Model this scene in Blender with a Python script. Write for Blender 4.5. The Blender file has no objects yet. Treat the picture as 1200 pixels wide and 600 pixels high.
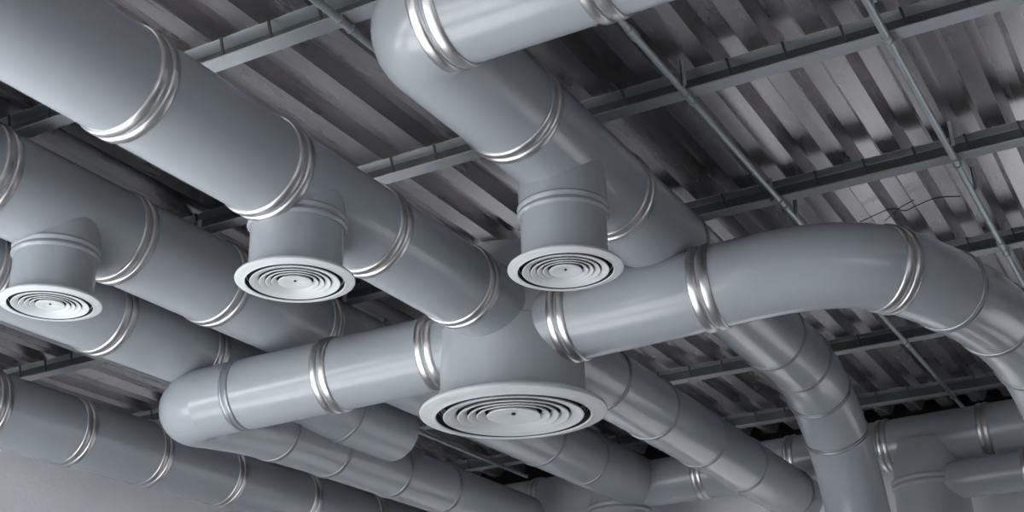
import bpy, bmesh, math, random
from mathutils import Vector, Matrix, noise
random.seed(7)
PI = math.pi
Z0 = 1.6                       # eye height above the floor; every z below is measured from the eye
sc = bpy.context.scene
C = bpy.data.collections.new('roof_services'); sc.collection.children.link(C)

# ------------------------------------------------------------------ materials
def nodes_mat(name):
    m = bpy.data.materials.new(name); m.use_nodes = True
    nt = m.node_tree; b = nt.nodes['Principled BSDF']
    return m, nt, b

def simple(name, col, rough=.5, metal=0., noise_amt=.04, scale=3., bump=0., bscale=60., spec=.5, coat=0.):
    m, nt, b = nodes_mat(name)
    tc = nt.nodes.new('ShaderNodeTexCoord')
    n = nt.nodes.new('ShaderNodeTexNoise'); n.inputs['Scale'].default_value = scale; n.inputs['Detail'].default_value = 5
    nt.links.new(tc.outputs['Object'], n.inputs['Vector'])
    r = nt.nodes.new('ShaderNodeValToRGB')
    a = [max(0, c * (1 - noise_amt)) for c in col]; d = [min(1, c * (1 + noise_amt)) for c in col]
    r.color_ramp.elements[0].position = .3; r.color_ramp.elements[1].position = .7
    r.color_ramp.elements[0].color = (*a, 1); r.color_ramp.elements[1].color = (*d, 1)
    nt.links.new(n.outputs['Fac'], r.inputs['Fac']); nt.links.new(r.outputs['Color'], b.inputs['Base Color'])
    b.inputs['Roughness'].default_value = rough; b.inputs['Metallic'].default_value = metal
    b.inputs['Specular IOR Level'].default_value = spec
    if coat: b.inputs['Coat Weight'].default_value = coat; b.inputs['Coat Roughness'].default_value = .12
    mr = nt.nodes.new('ShaderNodeMapRange')
    mr.inputs['To Min'].default_value = max(.02, rough * .88); mr.inputs['To Max'].default_value = min(1, rough * 1.15)
    nt.links.new(n.outputs['Fac'], mr.inputs['Value']); nt.links.new(mr.outputs['Result'], b.inputs['Roughness'])
    if bump:
        n2 = nt.nodes.new('ShaderNodeTexNoise'); n2.inputs['Scale'].default_value = bscale; n2.inputs['Detail'].default_value = 3
        nt.links.new(tc.outputs['Object'], n2.inputs['Vector'])
        bp = nt.nodes.new('ShaderNodeBump'); bp.inputs['Strength'].default_value = bump; bp.inputs['Distance'].default_value = .01
        nt.links.new(n2.outputs['Fac'], bp.inputs['Height']); nt.links.new(bp.outputs['Normal'], b.inputs['Normal'])
    return m

M = {}
M['duct'] = simple('duct_paint', (.295, .320, .342), .21, 0, .05, 1.4, .03, 9., .5)
M['drum'] = simple('drum_paint', (.32, .345, .36), .38, 0, .05, 2., .03, 12., .5)
M['face'] = simple('diffuser_enamel', (.50, .53, .54), .35, 0, .03, 4., 0, 1, .5)
M['cavity'] = simple('shade_and_screw_black', (.012, .013, .014), .7, 0, .1)  # near black: screw heads, and painted shade in the diffuser throats
M['clamp'] = simple('galvanised_clamp', (.56, .55, .545), .34, 1., .06, 14.)
M['seam'] = simple('painted_seam', (.27, .29, .30), .3, .55, .06, 10.)
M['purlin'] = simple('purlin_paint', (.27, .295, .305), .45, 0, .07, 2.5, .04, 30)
M['purlin_web'] = simple('purlin_web_shade', (.06, .07, .073), .4, 0, .1, 2.5, .04, 30)  # purlin colour darkened to paint in the shade of the recessed web
M['purlin_dark'] = simple('purlin_dark_strap', (.03, .032, .034), .6)
M['conduit'] = simple('conduit_zinc', (.36, .40, .41), .36, .45, .08, 6.)
M['dark'] = simple('near_black', (.006, .006, .006), .85, 0, .1)  # flat black; also colours the strip standing in for roof-edge shade
M['wall'] = simple('plaster', (.88, .88, .92), .9, 0, .05, .9, .25, 28, .15)
M['wall_dim'] = simple('grey_wall_paint', (.26, .27, .29), .85, 0, .05, .9, .2, 28, .2)
M['floor'] = simple('concrete_floor', (.55, .55, .55), .7, 0, .1, .6, .1, 20)
M['frame'] = simple('window_frame', (.25, .26, .27), .5)

def deck_material():
    m, nt, b = nodes_mat('galvanised_deck')
    tc = nt.nodes.new('ShaderNodeTexCoord')
    mp = nt.nodes.new('ShaderNodeMapping'); mp.inputs['Scale'].default_value = (3, .5, 3)
    nt.links.new(tc.outputs['Object'], mp.inputs['Vector'])
    n = nt.nodes.new('ShaderNodeTexNoise'); n.inputs['Scale'].default_value = 1.6; n.inputs['Detail'].default_value = 4; n.inputs['Roughness'].default_value = .5
    nt.links.new(mp.outputs['Vector'], n.inputs['Vector'])
    r = nt.nodes.new('ShaderNodeValToRGB')
    r.color_ramp.elements[0].position = .28; r.color_ramp.elements[0].color = (.31, .29, .295, 1)
    r.color_ramp.elements[1].position = .72; r.color_ramp.elements[1].color = (.45, .43, .435, 1)
    nt.links.new(n.outputs['Fac'], r.inputs['Fac']); nt.links.new(r.outputs['Color'], b.inputs['Base Color'])
    b.inputs['Metallic'].default_value = .85
    mr = nt.nodes.new('ShaderNodeMapRange'); mr.inputs['To Min'].default_value = .19; mr.inputs['To Max'].default_value = .36
    nt.links.new(n.outputs['Fac'], mr.inputs['Value']); nt.links.new(mr.outputs['Result'], b.inputs['Roughness'])
    n2 = nt.nodes.new('ShaderNodeTexNoise'); n2.inputs['Scale'].default_value = 2.4; n2.inputs['Detail'].default_value = 0
    nt.links.new(mp.outputs['Vector'], n2.inputs['Vector'])
    bp = nt.nodes.new('ShaderNodeBump'); bp.inputs['Strength'].default_value = .10; bp.inputs['Distance'].default_value = .015
    nt.links.new(n2.outputs['Fac'], bp.inputs['Height']); nt.links.new(bp.outputs['Normal'], b.inputs['Normal'])
    return m
M['deck'] = deck_material()

# ------------------------------------------------------------------ objects
def tag(o, label=None, cat=None, group=None, kind=None):
    if label: o['label'] = label
    if cat: o['category'] = cat
    if group: o['group'] = group
    if kind: o['kind'] = kind
    return o

def thing(name, loc, label, cat, group=None):
    o = bpy.data.objects.new(name, None); C.objects.link(o)
    o.empty_display_size = .2
    o.location = (loc[0], loc[1], loc[2] + Z0)
    bpy.context.view_layer.update()
    return tag(o, label, cat, group)

def obj(name, bm, mats, parent=None, sharp=38):
    """vertices arrive in eye-height coordinates; they are moved into the parent's frame"""
    bmesh.ops.recalc_face_normals(bm, faces=bm.faces[:])
    lim = math.radians(sharp)
    for f in bm.faces: f.smooth = True
    for e in bm.edges:
        e.smooth = not (len(e.link_faces) != 2 or e.calc_face_angle(0) > lim)
    org = Vector((0, 0, 0))
    if parent:
        p = parent
        while p: org += p.location; p = p.parent
    else:
        cs = [v.co for v in bm.verts]
        org = Vector(((min(c.x for c in cs) + max(c.x for c in cs)) / 2, (min(c.y for c in cs) + max(c.y for c in cs)) / 2, min(c.z for c in cs) + Z0))
    for v in bm.verts: v.co = v.co + Vector((0, 0, Z0)) - org
    me = bpy.data.meshes.new(name); bm.to_mesh(me); bm.free()
    if not isinstance(mats, (list, tuple)): mats = [mats]
    for m in mats: me.materials.append(m)
    o = bpy.data.objects.new(name, me); C.objects.link(o)
    if parent: o.parent = parent
    else: o.location = org
    return o

def box(bm, x0, x1, y0, y1, z0, z1, mi=0):
    vs = [bm.verts.new((x, y, z)) for x in (x0, x1) for y in (y0, y1) for z in (z0, z1)]
    for q in ((0, 1, 3, 2), (4, 6, 7, 5), (0, 4, 5, 1), (2, 3, 7, 6), (0, 2, 6, 4), (1, 5, 7, 3)):
        bm.faces.new([vs[i] for i in q]).material_index = mi

def sweep(bm, pts, radii, n=56, cap=(True, True), up=None):
    """circular section swept along points with parallel-transported frames"""
    P = [Vector(p) for p in pts]
    if not isinstance(radii, (list, tuple)): radii = [radii] * len(P)
    T = []
    for i in range(len(P)):
        a = P[max(i - 1, 0)]; b = P[min(i + 1, len(P) - 1)]
        T.append((b - a).normalized())
    if len(P) > 2:                         # true end tangents, so pieces meet flush
        T[0] = (T[0] * 2 - T[1]).normalized(); T[-1] = (T[-1] * 2 - T[-2]).normalized()
    t = T[0]; u = t.orthogonal().normalized()
    if up is not None:
        u = (Vector(up) - t * Vector(up).dot(t)).normalized()
    rings = []
    for i in range(len(P)):
        if i:
            q = T[i - 1].rotation_difference(T[i]); u = (q @ u).normalized()
        v = T[i].cross(u)
        rings.append([bm.verts.new(P[i] + (u * math.cos(a) + v * math.sin(a)) * radii[i]) for a in [2 * PI * k / n for k in range(n)]])
    for a, b in zip(rings, rings[1:]):
        for k in range(n):
            bm.faces.new((a[k], a[(k + 1) % n], b[(k + 1) % n], b[k]))
    if cap[0]: bm.faces.new(rings[0])
    if cap[1]: bm.faces.new(rings[-1])
    return rings

def lathe(bm, o, d, prof, n=64, cap=False):
    """prof = [(distance along d from o, radius)]"""
    o = Vector(o); d = Vector(d).normalized(); u = d.orthogonal().normalized(); v = d.cross(u)
    rings = []
    for s, r in prof:
        if r < 1e-6: rings.append([bm.verts.new(o + d * s)]); continue
        rings.append([bm.verts.new(o + d * s + (u * math.cos(2 * PI * k / n) + v * math.sin(2 * PI * k / n)) * r) for k in range(n)])
    for a, b in zip(rings, rings[1:]):
        for k in range(n):
            k2 = (k + 1) % n
            if len(a) == 1 and len(b) == 1: continue
            if len(a) == 1: bm.faces.new((a[0], b[k], b[k2]))
            elif len(b) == 1: bm.faces.new((a[k], a[k2], b[0]))
            else: bm.faces.new((a[k], a[k2], b[k2], b[k]))
    if cap:
        for rg in (rings[0], rings[-1]):
            if len(rg) > 2: bm.faces.new(rg)

WIDE = [(-.058, -.004), (-.058, .004), (-.054, .009), (-.046, .012), (-.030, .013), (-.018, .013), (-.011, .010), (-.008, .002), (-.006, -.002),
        (.006, -.002), (.008, .002), (.011, .010), (.018, .013), (.030, .013), (.046, .012), (.054, .009), (.058, .004), (.058, -.004)]
THIN = [(-.022, -.004), (-.022, .003), (-.017, .008), (-.010, .009), (-.004, .005), (-.001, .001), (.001, .001), (.004, .005), (.010, .009), (.017, .008), (.022, .003), (.022, -.004)]
def band(parent, o, d, r, wide=True, w=1.0):
    bm = bmesh.new()
    lathe(bm, o, d, [(s * w, r + q) for s, q in (WIDE if wide else THIN)], 72)
    return obj('clamp_band' if wide else 'seam_ring', bm, M['clamp' if wide else 'seam'], parent, 60)

def arc(c, a, b, R, t0, t1, n=20):
    """points c + R*(a cos t + b sin t)"""
    c = Vector(c); a = Vector(a); b = Vector(b)
    return [c + (a * math.cos(t) + b * math.sin(t)) * R for t in [t0 + (t1 - t0) * i / n for i in range(n + 1)]]

def catmull(P, n=10):
    P = [Vector(p) for p in P]; out = []
    for i in range(len(P) - 1):
        p0 = P[max(i - 1, 0)]; p1 = P[i]; p2 = P[i + 1]; p3 = P[min(i + 2, len(P) - 1)]
        if i == 0: p0 = p1 * 2 - p2
        if i == len(P) - 2: p3 = p2 * 2 - p1
        for k in range(n):
            t = k / n
            out.append(.5 * ((2 * p1) + (p2 - p0) * t + (2 * p0 - 5 * p1 + 4 * p2 - p3) * t * t + (3 * p1 - p0 - 3 * p2 + p3) * t ** 3))
    out.append(P[-1]); return out

# ------------------------------------------------------------------ the room
ZP, ZD = 3.60, 3.722           # purlin underside, deck underside (above the eye)
XW, YF, XR, YN = -9.40, 13.95, 7.0, -8.0
bm = bmesh.new(); box(bm, XW - .3, XR + .3, YN - .3, YF + .3, -Z0 - .2, -Z0)
tag(obj('floor', bm, M['floor']), kind='structure')
winsL = [(-4.6, -2.2), (-1.4, 1.0), (1.8, 4.2)]
LZ0, LZ1 = -1.2, 2.1
bm = bmesh.new(); box(bm, XW - .25, XW, YN, YF, -Z0, LZ0); box(bm, XW - .25, XW, YN, YF, LZ1, ZD + .45)
xs = [YN] + [v for w in winsL for v in w] + [YF]
for a, b in zip(xs[0::2], xs[1::2]): box(bm, XW - .25, XW, a, b, LZ0, LZ1)
tag(obj('wall_left', bm, M['wall']), kind='structure')
for i, (a, b) in enumerate(winsL):
    bm = bmesh.new(); t = .06
    box(bm, XW - .16, XW - .08, a, b, LZ0, LZ0 + t); box(bm, XW - .16, XW - .08, a, b, LZ1 - t, LZ1)
    for k in range(4):
        x = a + (b - a - t) * k / 3
        box(bm, XW - .16, XW - .08, x, x + t, LZ0 + t, LZ1 - t)
    tag(obj('window_%d' % (i + 5), bm, M['frame']), kind='structure')
added_winsF = [(-8.2, -5.8), (-4.8, -2.4), (-1.4, 1.0), (2.0, 4.4)]  # unseen windows, added low on the far wall for deck reflections
FZ0, FZ1 = -1.1, 1.5
bm = bmesh.new(); box(bm, XW, XR, YF, YF + .25, -Z0, FZ0); box(bm, XW, XR, YF, YF + .25, FZ1, 3.42)
xs = [XW] + [v for w in added_winsF for v in w] + [XR]
for a, b in zip(xs[0::2], xs[1::2]): box(bm, a, b, YF, YF + .25, FZ0, FZ1)
tag(obj('wall_far', bm, M['wall']), kind='structure')
for i, (a, b) in enumerate(added_winsF):
    bm = bmesh.new(); t = .06
    box(bm, a, b, YF + .08, YF + .16, FZ0, FZ0 + t); box(bm, a, b, YF + .08, YF + .16, FZ1 - t, FZ1)
    for k in range(4):
        x = a + (b - a - t) * k / 3
        box(bm, x, x + t, YF + .08, YF + .16, FZ0 + t, FZ1 - t)
    tag(obj('window_%d' % (i + 8), bm, M['frame']), kind='structure')
winsR = [(-6.4, -4.0), (-3.0, -.6), (.4, 2.8)]
bm = bmesh.new(); box(bm, XR, XR + .25, YN, YF, -Z0, LZ0); box(bm, XR, XR + .25, YN, YF, LZ1, ZD + .45)
xs = [YN] + [v for w in winsR for v in w] + [YF]
for a, b in zip(xs[0::2], xs[1::2]): box(bm, XR, XR + .25, a, b, LZ0, LZ1)
tag(obj('wall_right', bm, M['wall_dim']), kind='structure')
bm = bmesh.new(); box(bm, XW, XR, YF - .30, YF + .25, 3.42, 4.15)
tag(obj('roof_edge_shade', bm, M['dark']), kind='structure')  # black strip stands in for the shade beyond the deck end
for i, (a, b) in enumerate(winsR):
    fm = bmesh.new(); t = .06
    box(fm, XR + .08, XR + .16, a, b, LZ0, LZ0 + t); box(fm, XR + .08, XR + .16, a, b, LZ1 - t, LZ1)
    for k in range(4):
        x = a + (b - a - t) * k / 3
        box(fm, XR + .08, XR + .16, x, x + t, LZ0 + t, LZ1 - t)
    tag(obj('window_%d' % (i + 12), fm, M['frame']), kind='structure')
# near wall with a row of tall window openings
wins = [(-8.6, -6.2), (-5.6, -3.2), (-2.6, -.2), (.8, 3.2)]
WZ0, WZ1 = -.5, 3.0
bm = bmesh.new()
box(bm, XW, XR, YN - .25, YN, -Z0, WZ0); box(bm, XW, XR, YN - .25, YN, WZ1, ZD + .45)
xs = [XW] + [v for w in wins for v in w] + [XR]
for a, b in zip(xs[0::2], xs[1::2]): box(bm, a, b, YN - .25, YN, WZ0, WZ1)
tag(obj('wall_near', bm, M['wall']), kind='structure')
for i, (a, b) in enumerate(wins):
    bm = bmesh.new()
    t = .06
    box(bm, a, b, YN - .16, YN - .08, WZ0, WZ0 + t); box(bm, a, b, YN - .16, YN - .08, WZ1 - t, WZ1)
    for k in range(4):
        x = a + (b - a - t) * k / 3
        box(bm, x, x + t, YN - .16, YN - .08, WZ0 + t, WZ1 - t)
    tag(obj('window_%d' % (i + 1), bm, M['frame']), kind='structure')

# corrugated steel deck: trapezoidal ribs running away from the camera
def deck():
    bm = bmesh.new(); p = .3105; h = .088; th = .004
    bot, web, top = .118, .045, .1005
    xo = -.470 * 3.722 + .02
    k0 = int((XW - xo) / p) - 1; k1 = int((XR - xo) / p) + 1
    prof = []
    for k in range(k0, k1 + 1):
        x = xo + k * p
        prof += [(x, 0), (x + bot * .5, .0), (x + bot, 0), (x + bot + web, h), (x + bot + web + top, h)]
    prof = [(min(max(x, XW), XR), z) for x, z in prof]
    y0, y1 = YN, 13.42
    lo0 = [bm.verts.new((x, y0, ZD + z)) for x, z in prof]; lo1 = [bm.verts.new((x, y1, ZD + z)) for x, z in prof]
    up0 = [bm.verts.new((x, y0, ZD + z + th)) for x, z in prof]; up1 = [bm.verts.new((x, y1, ZD + z + th)) for x, z in prof]
    for i in range(len(prof) - 1):
        if prof[i + 1][0] - prof[i][0] < 1e-5: continue
        bm.faces.new((lo0[i], lo0[i + 1], lo1[i + 1], lo1[i])); bm.faces.new((up0[i], up1[i], up1[i + 1], up0[i + 1]))
        bm.faces.new((lo1[i], lo1[i + 1], up1[i + 1], up1[i])); bm.faces.new((lo0[i], up0[i], up0[i + 1], lo0[i + 1]))
    bmesh.ops.delete(bm, geom=[v for v in bm.verts if not v.link_faces], context='VERTS')
    return tag(obj('ceiling', bm, M['deck'], None, 12), kind='structure')
deck()
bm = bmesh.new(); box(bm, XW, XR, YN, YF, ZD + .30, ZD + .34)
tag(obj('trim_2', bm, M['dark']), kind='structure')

# ------------------------------------------------------------------ purlins
def purlin(yfar, label, w=.10):
    y0, y1 = yfar - w, yfar; t = .009
    o = thing('roof_purlin', ((XW + XR) / 2, yfar - w / 2, ZP), label, 'roof beam', 'steel purlins under the roof deck')
    bm = bmesh.new()
    box(bm, XW, XR, y0, y1, ZP, ZP + t); obj('bottom_flange', bm, M['purlin'], o)
    bm = bmesh.new()
    box(bm, XW, XR, y1 - t, y1, ZP + t, ZD - t); obj('web', bm, M['purlin_web'], o)  # shade inside the open section is in the web colour
    bm = bmesh.new()
    box(bm, XW, XR, y0 + .004, y1, ZD - .004, ZD - .0005); obj('top_flange', bm, M['purlin'], o)
    bm = bmesh.new()                       # dark tie straps crossing the open side at every rib
    p = .3105; k = int(XW / p) + 1
    while k * p < XR - .2:
        x = k * p
        vs = [bm.verts.new(q) for q in ((x, y0 - .012, ZD - .004), (x + .014, y0 - .012, ZD - .004), (x + .034, y0 - .004, ZP + .012), (x + .020, y0 - .004, ZP + .012),
                                        (x, y0 - .001, ZD - .004), (x + .014, y0 - .001, ZD - .004), (x + .034, y0 + .004, ZP + .012), (x + .020, y0 + .004, ZP + .012))]
        for q in ((0, 1, 2, 3), (7, 6, 5, 4), (0, 4, 5, 1), (1, 5, 6, 2), (2, 6, 7, 3), (3, 7, 4, 0)): bm.faces.new([vs[i] for i in q])
        k += 1
    tag(obj('tie_strap', bm, M['purlin_dark'], o), kind='stuff')
    return o
for yy, lb in [(4.44, 'grey steel purlin at the upper left, nearest of all, behind the duct elbow'),
               (6.00, 'grey steel purlin crossing the bright deck at the upper right corner'),
               (7.575, 'grey steel purlin just above the arch of the curved duct, third nearest'),
               (9.20, 'grey steel purlin mostly hidden behind the curved duct, at the right edge'),
               (10.84, 'dim grey steel purlin seen under the arch of the curved duct, second farthest'),
               (12.62, 'dim grey steel purlin farthest away, just before the dark scalloped deck end')]:
    purlin(yy, lb)

# ------------------------------------------------------------------ conduits
ZC = ZP - .021
def conduit(x0, x1, y0, y1, label, r=.019, brackets=(), clamps=(4.39, 5.95, 7.525, 9.15, 10.79, 12.57), couplers=()):
    o = thing('steel_conduit', (x0, y0, ZC), label, 'conduit', 'thin conduits under the purlins')
    xa = lambda y: x0 + (x1 - x0) * (y - y0) / (y1 - y0)
    bm = bmesh.new(); sweep(bm, [(x0, y0, ZC), (x1, y1, ZC)], r, 16); obj('tube', bm, M['conduit'], o)
    for y in clamps:
        if not y0 < y < y1: continue
        for dy in (-.05, .05):
            bm = bmesh.new(); lathe(bm, (xa(y), y + dy, ZC), (0, 1, 0), [(-.006, r), (-.006, r + .006), (.006, r + .006), (.006, r)], 18)
            obj('pipe_clamp', bm, M['purlin'], o)
    for y in couplers:
        bm = bmesh.new(); lathe(bm, (xa(y), y, ZC), (0, 1, 0), [(-.05, r), (-.05, r + .006), (.05, r + .006), (.05, r)], 18)
        obj('coupling', bm, M['conduit'], o)
    for y, side in brackets:                # short angle hanger up to the deck
        bm = bmesh.new(); x = xa(y) + side * .035
        box(bm, x - .016, x + .010, y - .004, y + .004, ZC - .01, ZD + .01)
        box(bm, x - .016, x - .010, y - .004, y + .035, ZC - .01, ZD + .01)
        obj('hanger_bracket', bm, M['purlin'], o)
    return o
conduit(-2.125, -2.08, 0.5, 13.1, 'thin grey conduit emerging at top centre, right of the elbowed duct', brackets=((5.80, 1), (7.45, -1), (7.72, 1)), couplers=(5.2, 8.9))
conduit(-1.035, -.985, 0.5, 12.9, 'thin bright conduit at the right, clamped under two purlins over the light deck', r=.021, brackets=((5.55, 1), (7.28, 1), (7.98, 1)), couplers=(6.0, 9.0))
conduit(-3.28, -3.29, 0.5, 13.1, 'thin grey conduit at the top left, disappearing behind the round duct elbow', r=.021)
conduit(-6.95, -7.0, 3.0, 13.1, 'thin conduit in the dark area under the large central diffuser', r=.021)
conduit(-7.86, -8.05, 3.0, 13.1, 'thin grey pipe at the lower left, just below the second diffuser', r=.030)

# hangers from purlins to the second duct
def hanger(x, y, z1, label):
    bm = bmesh.new()
    box(bm, x - .018, x + .018, y - .003, y + .003, z1, ZP + .06); box(bm, x - .018, x - .012, y - .003, y + .03, z1, ZP + .06)
    tag(obj('duct_hanger', bm, M['conduit'], None), label, 'hanger', 'duct hangers on the purlins')
hanger(-5.54, 5.89, 3.545, 'short grey steel hanger between the two upper-left ducts, beside the left-centre diffuser')
hanger(-5.50, 7.46, 3.545, 'short grey steel hanger in the gap right of the left-centre diffuser')
hanger(-5.56, 8.10, 3.545, 'short grey steel hanger just above the left cross duct near its clamp')
hanger(-5.60, 4.33, 3.545, 'short grey steel hanger at the far left edge between the two upper ducts')

# ------------------------------------------------------------------ ducts
def duct(name, path, r, label, group=None, cat='air duct', bands=(), elbow=None, cap=(True, True), mat='duct'):
    """path: straight pieces and elbows as [(part_name, points)]; bands: [(centre, direction, wide)]"""
    o = thing(name, path[0][1][0], label, cat, group)
    for part, pts in path:
        bm = bmesh.new(); sweep(bm, pts, r, 72, cap, up=(0, 0, 1) if abs((Vector(pts[1]) - Vector(pts[0])).normalized().z) < .8 else (0, 1, 0))
        obj(part, bm, M[mat], o)
    for b in bands: band(o, b[0], b[1], r, b[2], b[3] if len(b) > 3 else 1.)
    return o
Y = (0, 1, 0); X = (1, 0, 0)
G1 = 'round ducts running away from the camera'

# D1: the big one at the upper left, into the drum
duct('round_duct', [('duct_pipe', [(-3.72, .3, 2.9), (-3.72, 6.8, 2.9)])], .247,
     'large grey duct from the upper left corner into the central drum', G1,
     bands=[((-3.72, y, 2.9), Y, True) for y in (2.55, 3.45, 4.38, 5.24, 6.18)])
# D6: beyond the drum
duct('round_duct', [('duct_pipe', [(-3.72, 6.85, 2.85), (-3.66, 12.5, 2.775)])], .242,
     'grey duct leaving the far side of the central drum toward the lower right', G1,
     bands=[((-3.72 + .06 * (y - 6.85) / 5.65, y, 2.85 - .075 * (y - 6.85) / 5.65), (.01, 1, -.013), False) for y in (8.08, 8.95, 9.92, 10.9, 12.2)])
# D2
k = 1.13
duct('round_duct', [('duct_pipe', [(-5.50, 1.0, 3.25), (-5.50, 12.85, 3.25)])], .279,
     'grey duct carrying the leftmost diffuser, passing over the cross duct', G1,
     bands=[((-5.50, y * k, 3.25), Y, w) for y, w in ((3.66, True), (4.563, True), (5.336, True), (6.217, True), (9.345, False), (10.169, False))])
# D3
duct('round_duct', [('duct_pipe', [(-6.215, 2.0, 3.09), (-6.215, 9.20, 3.09)])], .262,
     'grey duct with a blunt free end, below the cross duct beside the largest diffuser', G1,
     bands=[((-6.215, y * 1.065, 3.09), Y, w) for y, w in ((4.5, True), (5.415, True), (6.268, True), (7.876, False))])
# D5 along the wall
duct('round_duct', [('duct_pipe', [(-8.235, 2.0, 3.0), (-8.235, 13.4, 3.0)])], .284,
     'grey duct running along the plaster wall at the lower left', G1,
     bands=[((-8.235, y, 3.0), Y, True) for y in (5.66, 6.53, 7.40, 8.30, 9.29, 10.45, 11.6)])

# C1 + elbow + D4
cz, cy = 2.775, 6.81
ex = -6.33; Re = .36; yl, zl = 6.60, 2.665
dx = Vector((-3.75, 6.83, 2.77)) - Vector((ex + Re, yl, zl))
dx.normalize()
pts_e = arc((ex + Re, yl + Re, zl), (0, -1, 0), (-1, 0, 0), Re, 0, PI / 2, 16)
pts_e = [p + Vector((0, 0, .055 * (i / 16) ** 2)) for i, p in enumerate(pts_e)]
d4 = catmull([pts_e[-1], (-6.40, 7.6, 2.80), (-6.53, 8.6, 2.875), (-6.56, 9.8, 2.89), (-6.56, 12.2, 2.89)], 12)
on1 = lambda x: (Vector((ex + Re, yl, zl)) + dx * ((x - ex - Re) / dx.x), dx)
def on4(y):
    i = min(range(1, len(d4) - 1), key=lambda q: abs(d4[q].y - y)); return d4[i], (d4[i + 1] - d4[i - 1]).normalized()
duct('cross_duct', [('duct_pipe', [(-3.75, 6.83, 2.77), tuple(Vector((ex + Re, yl, zl)) - dx * .03)]), ('elbow', pts_e), ('duct_pipe', d4)], .243,
     'grey cross duct left of the central drum, turning away at its rounded left end', 'cross ducts through the central drum',
     bands=[(*on1(-5.72), False, 1.6), (*on1(-5.00), True), (*on1(-4.24), True)] + [(*on4(y), False, 1.3) for y in (7.80, 8.67, 9.61, 10.46)])

# C2 with the big S-curved end on the right
# columns of the view, used only to turn measured directions into places
RM = Matrix(((0.8734270982763033, 0.2107133754042943, 0.43900453007043777), (0.4863534544128956, -0.3326847733768993, -0.8079487353438983), (-0.024195482580027933, 0.9191956891700974, -0.3930570742701745)))
c2 = [(-3.70, 6.81, 2.775), (-3.0, 6.81, 2.79), (-2.36, 6.83, 2.815), (-1.995, 6.85, 2.837), (-1.69, 6.925, 2.838), (-1.42, 7.09, 2.825), (-1.18, 7.57, 2.792), (-1.025, 8.28, 2.80), (-.905, 8.95, 2.68), (-.86, 9.50, 2.40), (-.85, 9.78, 1.98), (-.85, 9.85, 1.4), (-.85, 9.85, -Z0)]
sp = catmull(c2, 12)
for _ in range(60):                       # even out the curvature
    sp = [sp[i] if i < 20 or i > len(sp) - 3 else (sp[i - 1] + sp[i] * 2 + sp[i + 1]) / 4 for i in range(len(sp))]
def near_on(path, i, frac):
    j = int(i * 12 + frac * 12); j = min(j, len(path) - 2)
    return path[j], (path[j + 1] - path[j - 1]).normalized()
i_el = 2 * 12
C2 = duct('cross_duct', [('duct_pipe', sp[:i_el + 1]), ('elbow', sp[i_el:11 * 12 + 1]), ('duct_pipe', sp[11 * 12:])], .247,
     'grey cross duct right of the central drum, curving down at the right edge', 'cross ducts through the central drum')
for i, fr, wd, w in ((0, .66, True, 1.), (2, .02, True, 1.15), (5, .0, True, 1.0), (6, .0, False, 1.3), (6, .95, False, 1.), (7, .85, False, 1.), (8, .8, False, 1.)):
    p, d = near_on(sp, i, fr); band(C2, p, d, .247, wd, w)

# C4 + elbow + D7 + downward bend D8
k7 = 1.055
x7, z7, r7 = -2.55 * k7, 3.04 * k7, .246 * k7
y4 = 3.86 * k7; Re7 = .22
el = arc((x7 + Re7, y4 + Re7, z7), (0, -1, 0), (-1, 0, 0), Re7, 0, PI / 2, 18)
Rd = 1.45; ys = 9.45
dn = arc((x7, ys, z7 - Rd), (0, 0, 1), (0, 1, 0), Rd, 0, PI / 2, 30)
D7 = duct('round_duct', [('duct_pipe', [(.6, y4, z7), (x7 + Re7, y4, z7)]), ('elbow', el), ('duct_pipe', [(x7, y4 + Re7, z7), (x7, ys, z7)]),
                         ('bend', dn), ('duct_pipe', [(x7, ys + Rd, z7 - Rd), (x7, ys + Rd, -Z0)])], r7,
     'grey duct entering at the top through an elbow, then bending down far right', G1,
     bands=[((-1.68 * k7, y4, z7), X, True), ((x7 + Re7 - .02, y4, z7), X, True, 1.1)] + [((x7, y * k7, z7), Y, w) for y, w in ((4.72, True), (5.80, True), (6.62, False), (8.46, False), )])
for a in (5, 25, 44):
    t = math.radians(a)
    band(D7, (x7, ys + Rd * math.sin(t), z7 - Rd + Rd * math.cos(t)), (0, math.cos(t), -math.sin(t)), r7, False, 1.)

# far cross duct (three visible stretches) and its smaller branch
cyf, czf = 12.85, 3.19
duct('far_cross_duct', [('duct_pipe', [(-8.9, cyf + .05, czf), (1.5, cyf - .25, czf + .06)])], .246,
     'farthest grey cross duct, along the far wall in front of the dark roof edge', None,
     bands=[((x, cyf + .05 - .30 * (x + 8.9) / 10.4, czf + .06 * (x + 8.9) / 10.4), (1, -.029, .006), True, .9) for x in (-8.0, -6.67, -4.73, -3.73, -2.79, -1.84, -.9)])
duct('branch_duct', [('duct_pipe', [(-2.42, 12.62, 2.78), (1.2, 12.56, 2.80)])], .180,
     'smaller grey duct entering the far drum at the lower right corner', None,
     bands=[((-1.52, 12.60, 2.785), X, True, .8)])

# ------------------------------------------------------------------ drums, necks and diffusers
def ring_bead(zc, r, h=.028, b=.014):
    return [(zc - h, r - .003), (zc - h, r + b * .5), (zc - h * .6, r + b), (zc - h * .15, r + b * .75), (zc, r + b * .35), (zc + h * .15, r + b * .75), (zc + h * .6, r + b), (zc + h, r + b * .5), (zc + h, r - .003)]

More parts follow.
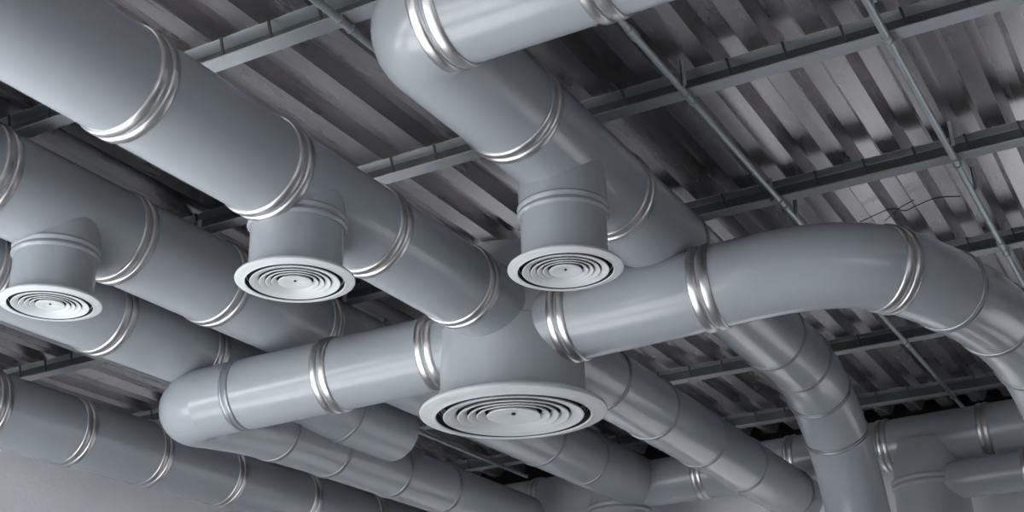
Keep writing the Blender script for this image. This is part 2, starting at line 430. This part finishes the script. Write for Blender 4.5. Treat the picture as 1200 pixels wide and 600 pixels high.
def diffuser_face(o, cx, cy, zb, R, big=False):
    """round step-cone diffuser; zb = lowest plane"""
    U = (0, 0, 1); O = (cx, cy, zb)
    def ring(name, prof, mat='face', n=96):
        bm = bmesh.new(); lathe(bm, O, U, [(z * R, r * R) for z, r in prof], n); return obj(name, bm, M[mat], o, 50)
    ring('outer_flange', [(.10, .80), (.12, .90), (.11, .955), (.08, .992), (.058, 1.0), (.040, .996), (.030, .975), (.018, .91), (.006, .845), (.0, .836), (.004, .826), (.014, .822)])
    g = [(.750, .600, 0), (.598, .490, 1), (.488, .395, 2), (.393, .300, 3)]
    for r1, r0, i in g:
        # each louvre: a thin cone with rolled lip, its outer edge low and its inner edge high
        z0 = .006 + .004 * i
        ring('louvre_ring', [(z0, r1), (z0 - .006, r1 - .012), (z0 + .004, r1 - .028), (z0 + .020, r0 + .030), (z0 + .050, r0 + .004), (z0 + .060, r0 + .012), (z0 + .035, r0 + .034), (z0 + .02, r1 - .012), (z0, r1)])
    ring('centre_cone', [(.075, .245), (.022, .285), (.012, .282), (.010, .262), (.018, .20), (.030, .12), (.046, .06), (.052, .0)])
    bm = bmesh.new(); lathe(bm, O, U, [(.030 * R, .0), (.030 * R, .022 * R), (.05 * R, .022 * R)], 16); obj('screw', bm, M['cavity'], o)
    bm = bmesh.new(); lathe(bm, O, U, [(.012 * R, .821 * R), (.10 * R, .815 * R), (.16 * R, .78 * R), (.16 * R, 0)], 64); obj('throat_shade', bm, M['cavity'], o)  # black liner paints in the shade behind the louvre gaps

GD = 'round ceiling diffusers on short drop necks'
def drop_diffuser(cx, cy, zb, R, rn, ztop, label, bead=None, top_bead=False):
    o = thing('ceiling_diffuser', (cx, cy, zb), label, 'air diffuser', GD)
    bm = bmesh.new(); lathe(bm, (cx, cy, 0), (0, 0, 1), [(zb + .10 * R, rn), (ztop, rn)], 72); obj('drop_neck', bm, M['duct'], o)
    if bead:
        bm = bmesh.new(); lathe(bm, (cx, cy, 0), (0, 0, 1), ring_bead(bead, rn, .036, .017), 72); obj('neck_bead', bm, M['duct'], o)
        bm = bmesh.new(); lathe(bm, (cx, cy, 0), (0, 0, 1), [(bead + .03, rn + .002), (bead + .03, rn + .008), (ztop - .02, rn + .008)], 72); obj('neck_collar', bm, M['duct'], o)
    diffuser_face(o, cx, cy, zb, R)
    return o
drop_diffuser(-3.72, 4.64, 2.388, .290, .228, 2.9, 'pale round louvred diffuser on a plain neck under the big upper-left duct', bead=2.70)
drop_diffuser(-5.48, 4.70, 2.655, .278, .226, 3.25, 'pale round louvred diffuser at the left edge, on a beaded neck', bead=2.965)
drop_diffuser(-2.69, 5.517, 2.525, .296, .223, z7, 'pale round louvred diffuser under the elbowed duct, directly above the central drum', bead=2.852)

hx, hy = -3.76, 6.885
o = thing('junction_drum', (hx, hy, 2.34), 'wide grey drum in the centre joining the large ducts', 'duct junction', 'duct junction drums')
bm = bmesh.new(); lathe(bm, (hx, hy, 0), (0, 0, 1), [(2.32, .448), (2.32, .455), (2.800, .455), (2.805, .451), (2.805, .44)], 96); obj('lower_sleeve', bm, M['drum'], o)
bm = bmesh.new(); lathe(bm, (hx, hy, 0), (0, 0, 1), [(2.79, .445), (3.25, .445), (3.28, .436), (3.285, 0)], 96); obj('upper_body', bm, M['drum'], o)
o = thing('ceiling_diffuser', (hx, hy, 2.262), 'very large pale round louvred diffuser under the central drum', 'air diffuser', GD)
diffuser_face(o, hx, hy, 2.262, .585)
bm = bmesh.new(); lathe(bm, (hx, hy, 0), (0, 0, 1), [(2.284, .575), (2.31, .572), (2.33, .535), (2.34, .456), (2.354, .44)], 96); obj('upper_flare', bm, M['face'], o)

def far_drum(x, y, rb, label, zr):
    o = thing('junction_drum', (x, y, 1.9), label, 'duct junction', 'duct junction drums')
    bm = bmesh.new(); lathe(bm, (x, y, 0), (0, 0, 1), [(1.9, rb), (zr, rb)], 80); obj('lower_sleeve', bm, M['drum'], o)
    bm = bmesh.new(); lathe(bm, (x, y, 0), (0, 0, 1), ring_bead(zr, rb - .002, .05, .022), 80); obj('neck_bead', bm, M['drum'], o)
    bm = bmesh.new(); lathe(bm, (x, y, 0), (0, 0, 1), [(zr, rb - .015), (3.19, rb - .015), (3.19, 0)], 80); obj('upper_body', bm, M['drum'], o)
    return o
far_drum(-2.44, 12.74, .345, 'grey vertical drum with a raised bead under the farthest duct, lower right', 2.80)
far_drum(-5.72, 12.80, .330, 'grey vertical drum with a raised bead at the bottom edge below the largest diffuser', 2.97)

# thin loose wires on the deck at the right
for pts, lb in (([(-1.79, 8.28, 3.66), (-1.56, 8.18, 3.66), (-1.48, 8.26, 3.66), (-1.39, 8.22, 3.66), (-1.25, 8.17, 3.66), (-1.11, 8.23, 3.66)], 'thin dark loose wire sagging under the deck above the curved duct'),
                ([(-1.645, 8.38, 3.67), (-1.5, 8.22, 3.67), (-1.385, 8.12, 3.66)], 'short thin wire crossing the longer loose wire over the curved duct')):
    bm = bmesh.new(); sweep(bm, catmull(pts, 8), .0035, 6); tag(obj('loose_wire', bm, M['dark']), lb, 'wire')

# ------------------------------------------------------------------ light
def area(name, loc, size, sizey, power, target, col=(1, 1, 1)):
    l = bpy.data.lights.new(name, 'AREA'); l.shape = 'RECTANGLE'; l.size = size; l.size_y = sizey; l.energy = power; l.color = col
    o = bpy.data.objects.new(name, l); C.objects.link(o); o.location = Vector(loc)
    d = Vector(target) - Vector(loc); o.rotation_euler = d.to_track_quat('-Z', 'Y').to_euler()
    return o
powers = [150, 70, 20, 10]
for (a, b), pw in zip(wins, powers):
    area('daylight', ((a + b) / 2, YN + .02, (WZ0 + WZ1) / 2 + Z0), b - a, WZ1 - WZ0, pw, ((a + b) / 2, 5, (WZ0 + WZ1) / 2 + Z0), (.93, .97, 1))
for (a, b), pw in zip(winsL, (420, 380, 240)):
    area('daylight', (XW + .02, (a + b) / 2, (LZ0 + LZ1) / 2 + Z0), LZ1 - LZ0, b - a, pw, (0, (a + b) / 2, (LZ0 + LZ1) / 2 + Z0 - 5), (.95, .98, 1))
for (a, b), pw in zip(winsR, (90, 90, 60)):
    area('daylight', (XR - .02, (a + b) / 2, (LZ0 + LZ1) / 2 + Z0), LZ1 - LZ0, b - a, pw, (0, (a + b) / 2, (LZ0 + LZ1) / 2 + Z0), (.95, .98, 1))
for (a, b), pw in zip(added_winsF, (20, 30, 42, 62)):  # lamps at the added far windows, mirrored in the near deck bays
    area('daylight', ((a + b) / 2, YF - .02, (FZ0 + FZ1) / 2 + Z0), b - a, FZ1 - FZ0, pw, ((a + b) / 2, 0, (FZ0 + FZ1) / 2 + Z0), (.95, .97, 1))
sl = bpy.data.lights.new('low_sun', 'SUN'); sl.energy = 80; sl.angle = math.radians(1.0); sl.color = (.97, .98, 1)
so = bpy.data.objects.new('low_sun', sl); C.objects.link(so); so.location = (-16, -3, 9)
so.rotation_euler = Vector((.80, .10, -.50)).to_track_quat('-Z', 'Y').to_euler()
w = bpy.data.worlds.new('World'); sc.world = w; w.use_nodes = True
w.node_tree.nodes['Background'].inputs[0].default_value = (.55, .62, .70, 1); w.node_tree.nodes['Background'].inputs[1].default_value = .6

# ------------------------------------------------------------------ camera
cam = bpy.data.cameras.new('camera'); co = bpy.data.objects.new('camera', cam); sc.collection.objects.link(co)
co.matrix_world = Matrix.Translation((0, 0, Z0)) @ RM.to_4x4()
cam.sensor_width = 36; cam.lens = 1530 / 1200 * 36; cam.clip_start = .05
cam.dof.use_dof = True; cam.dof.focus_distance = 8.; cam.dof.aperture_fstop = 4.5
sc.camera = co
sc.view_settings.view_transform = 'Standard'; sc.view_settings.look = 'None'
sc.view_settings.gamma = 1; sc.view_settings.use_curve_mapping = False
sc.view_settings.exposure = -.53
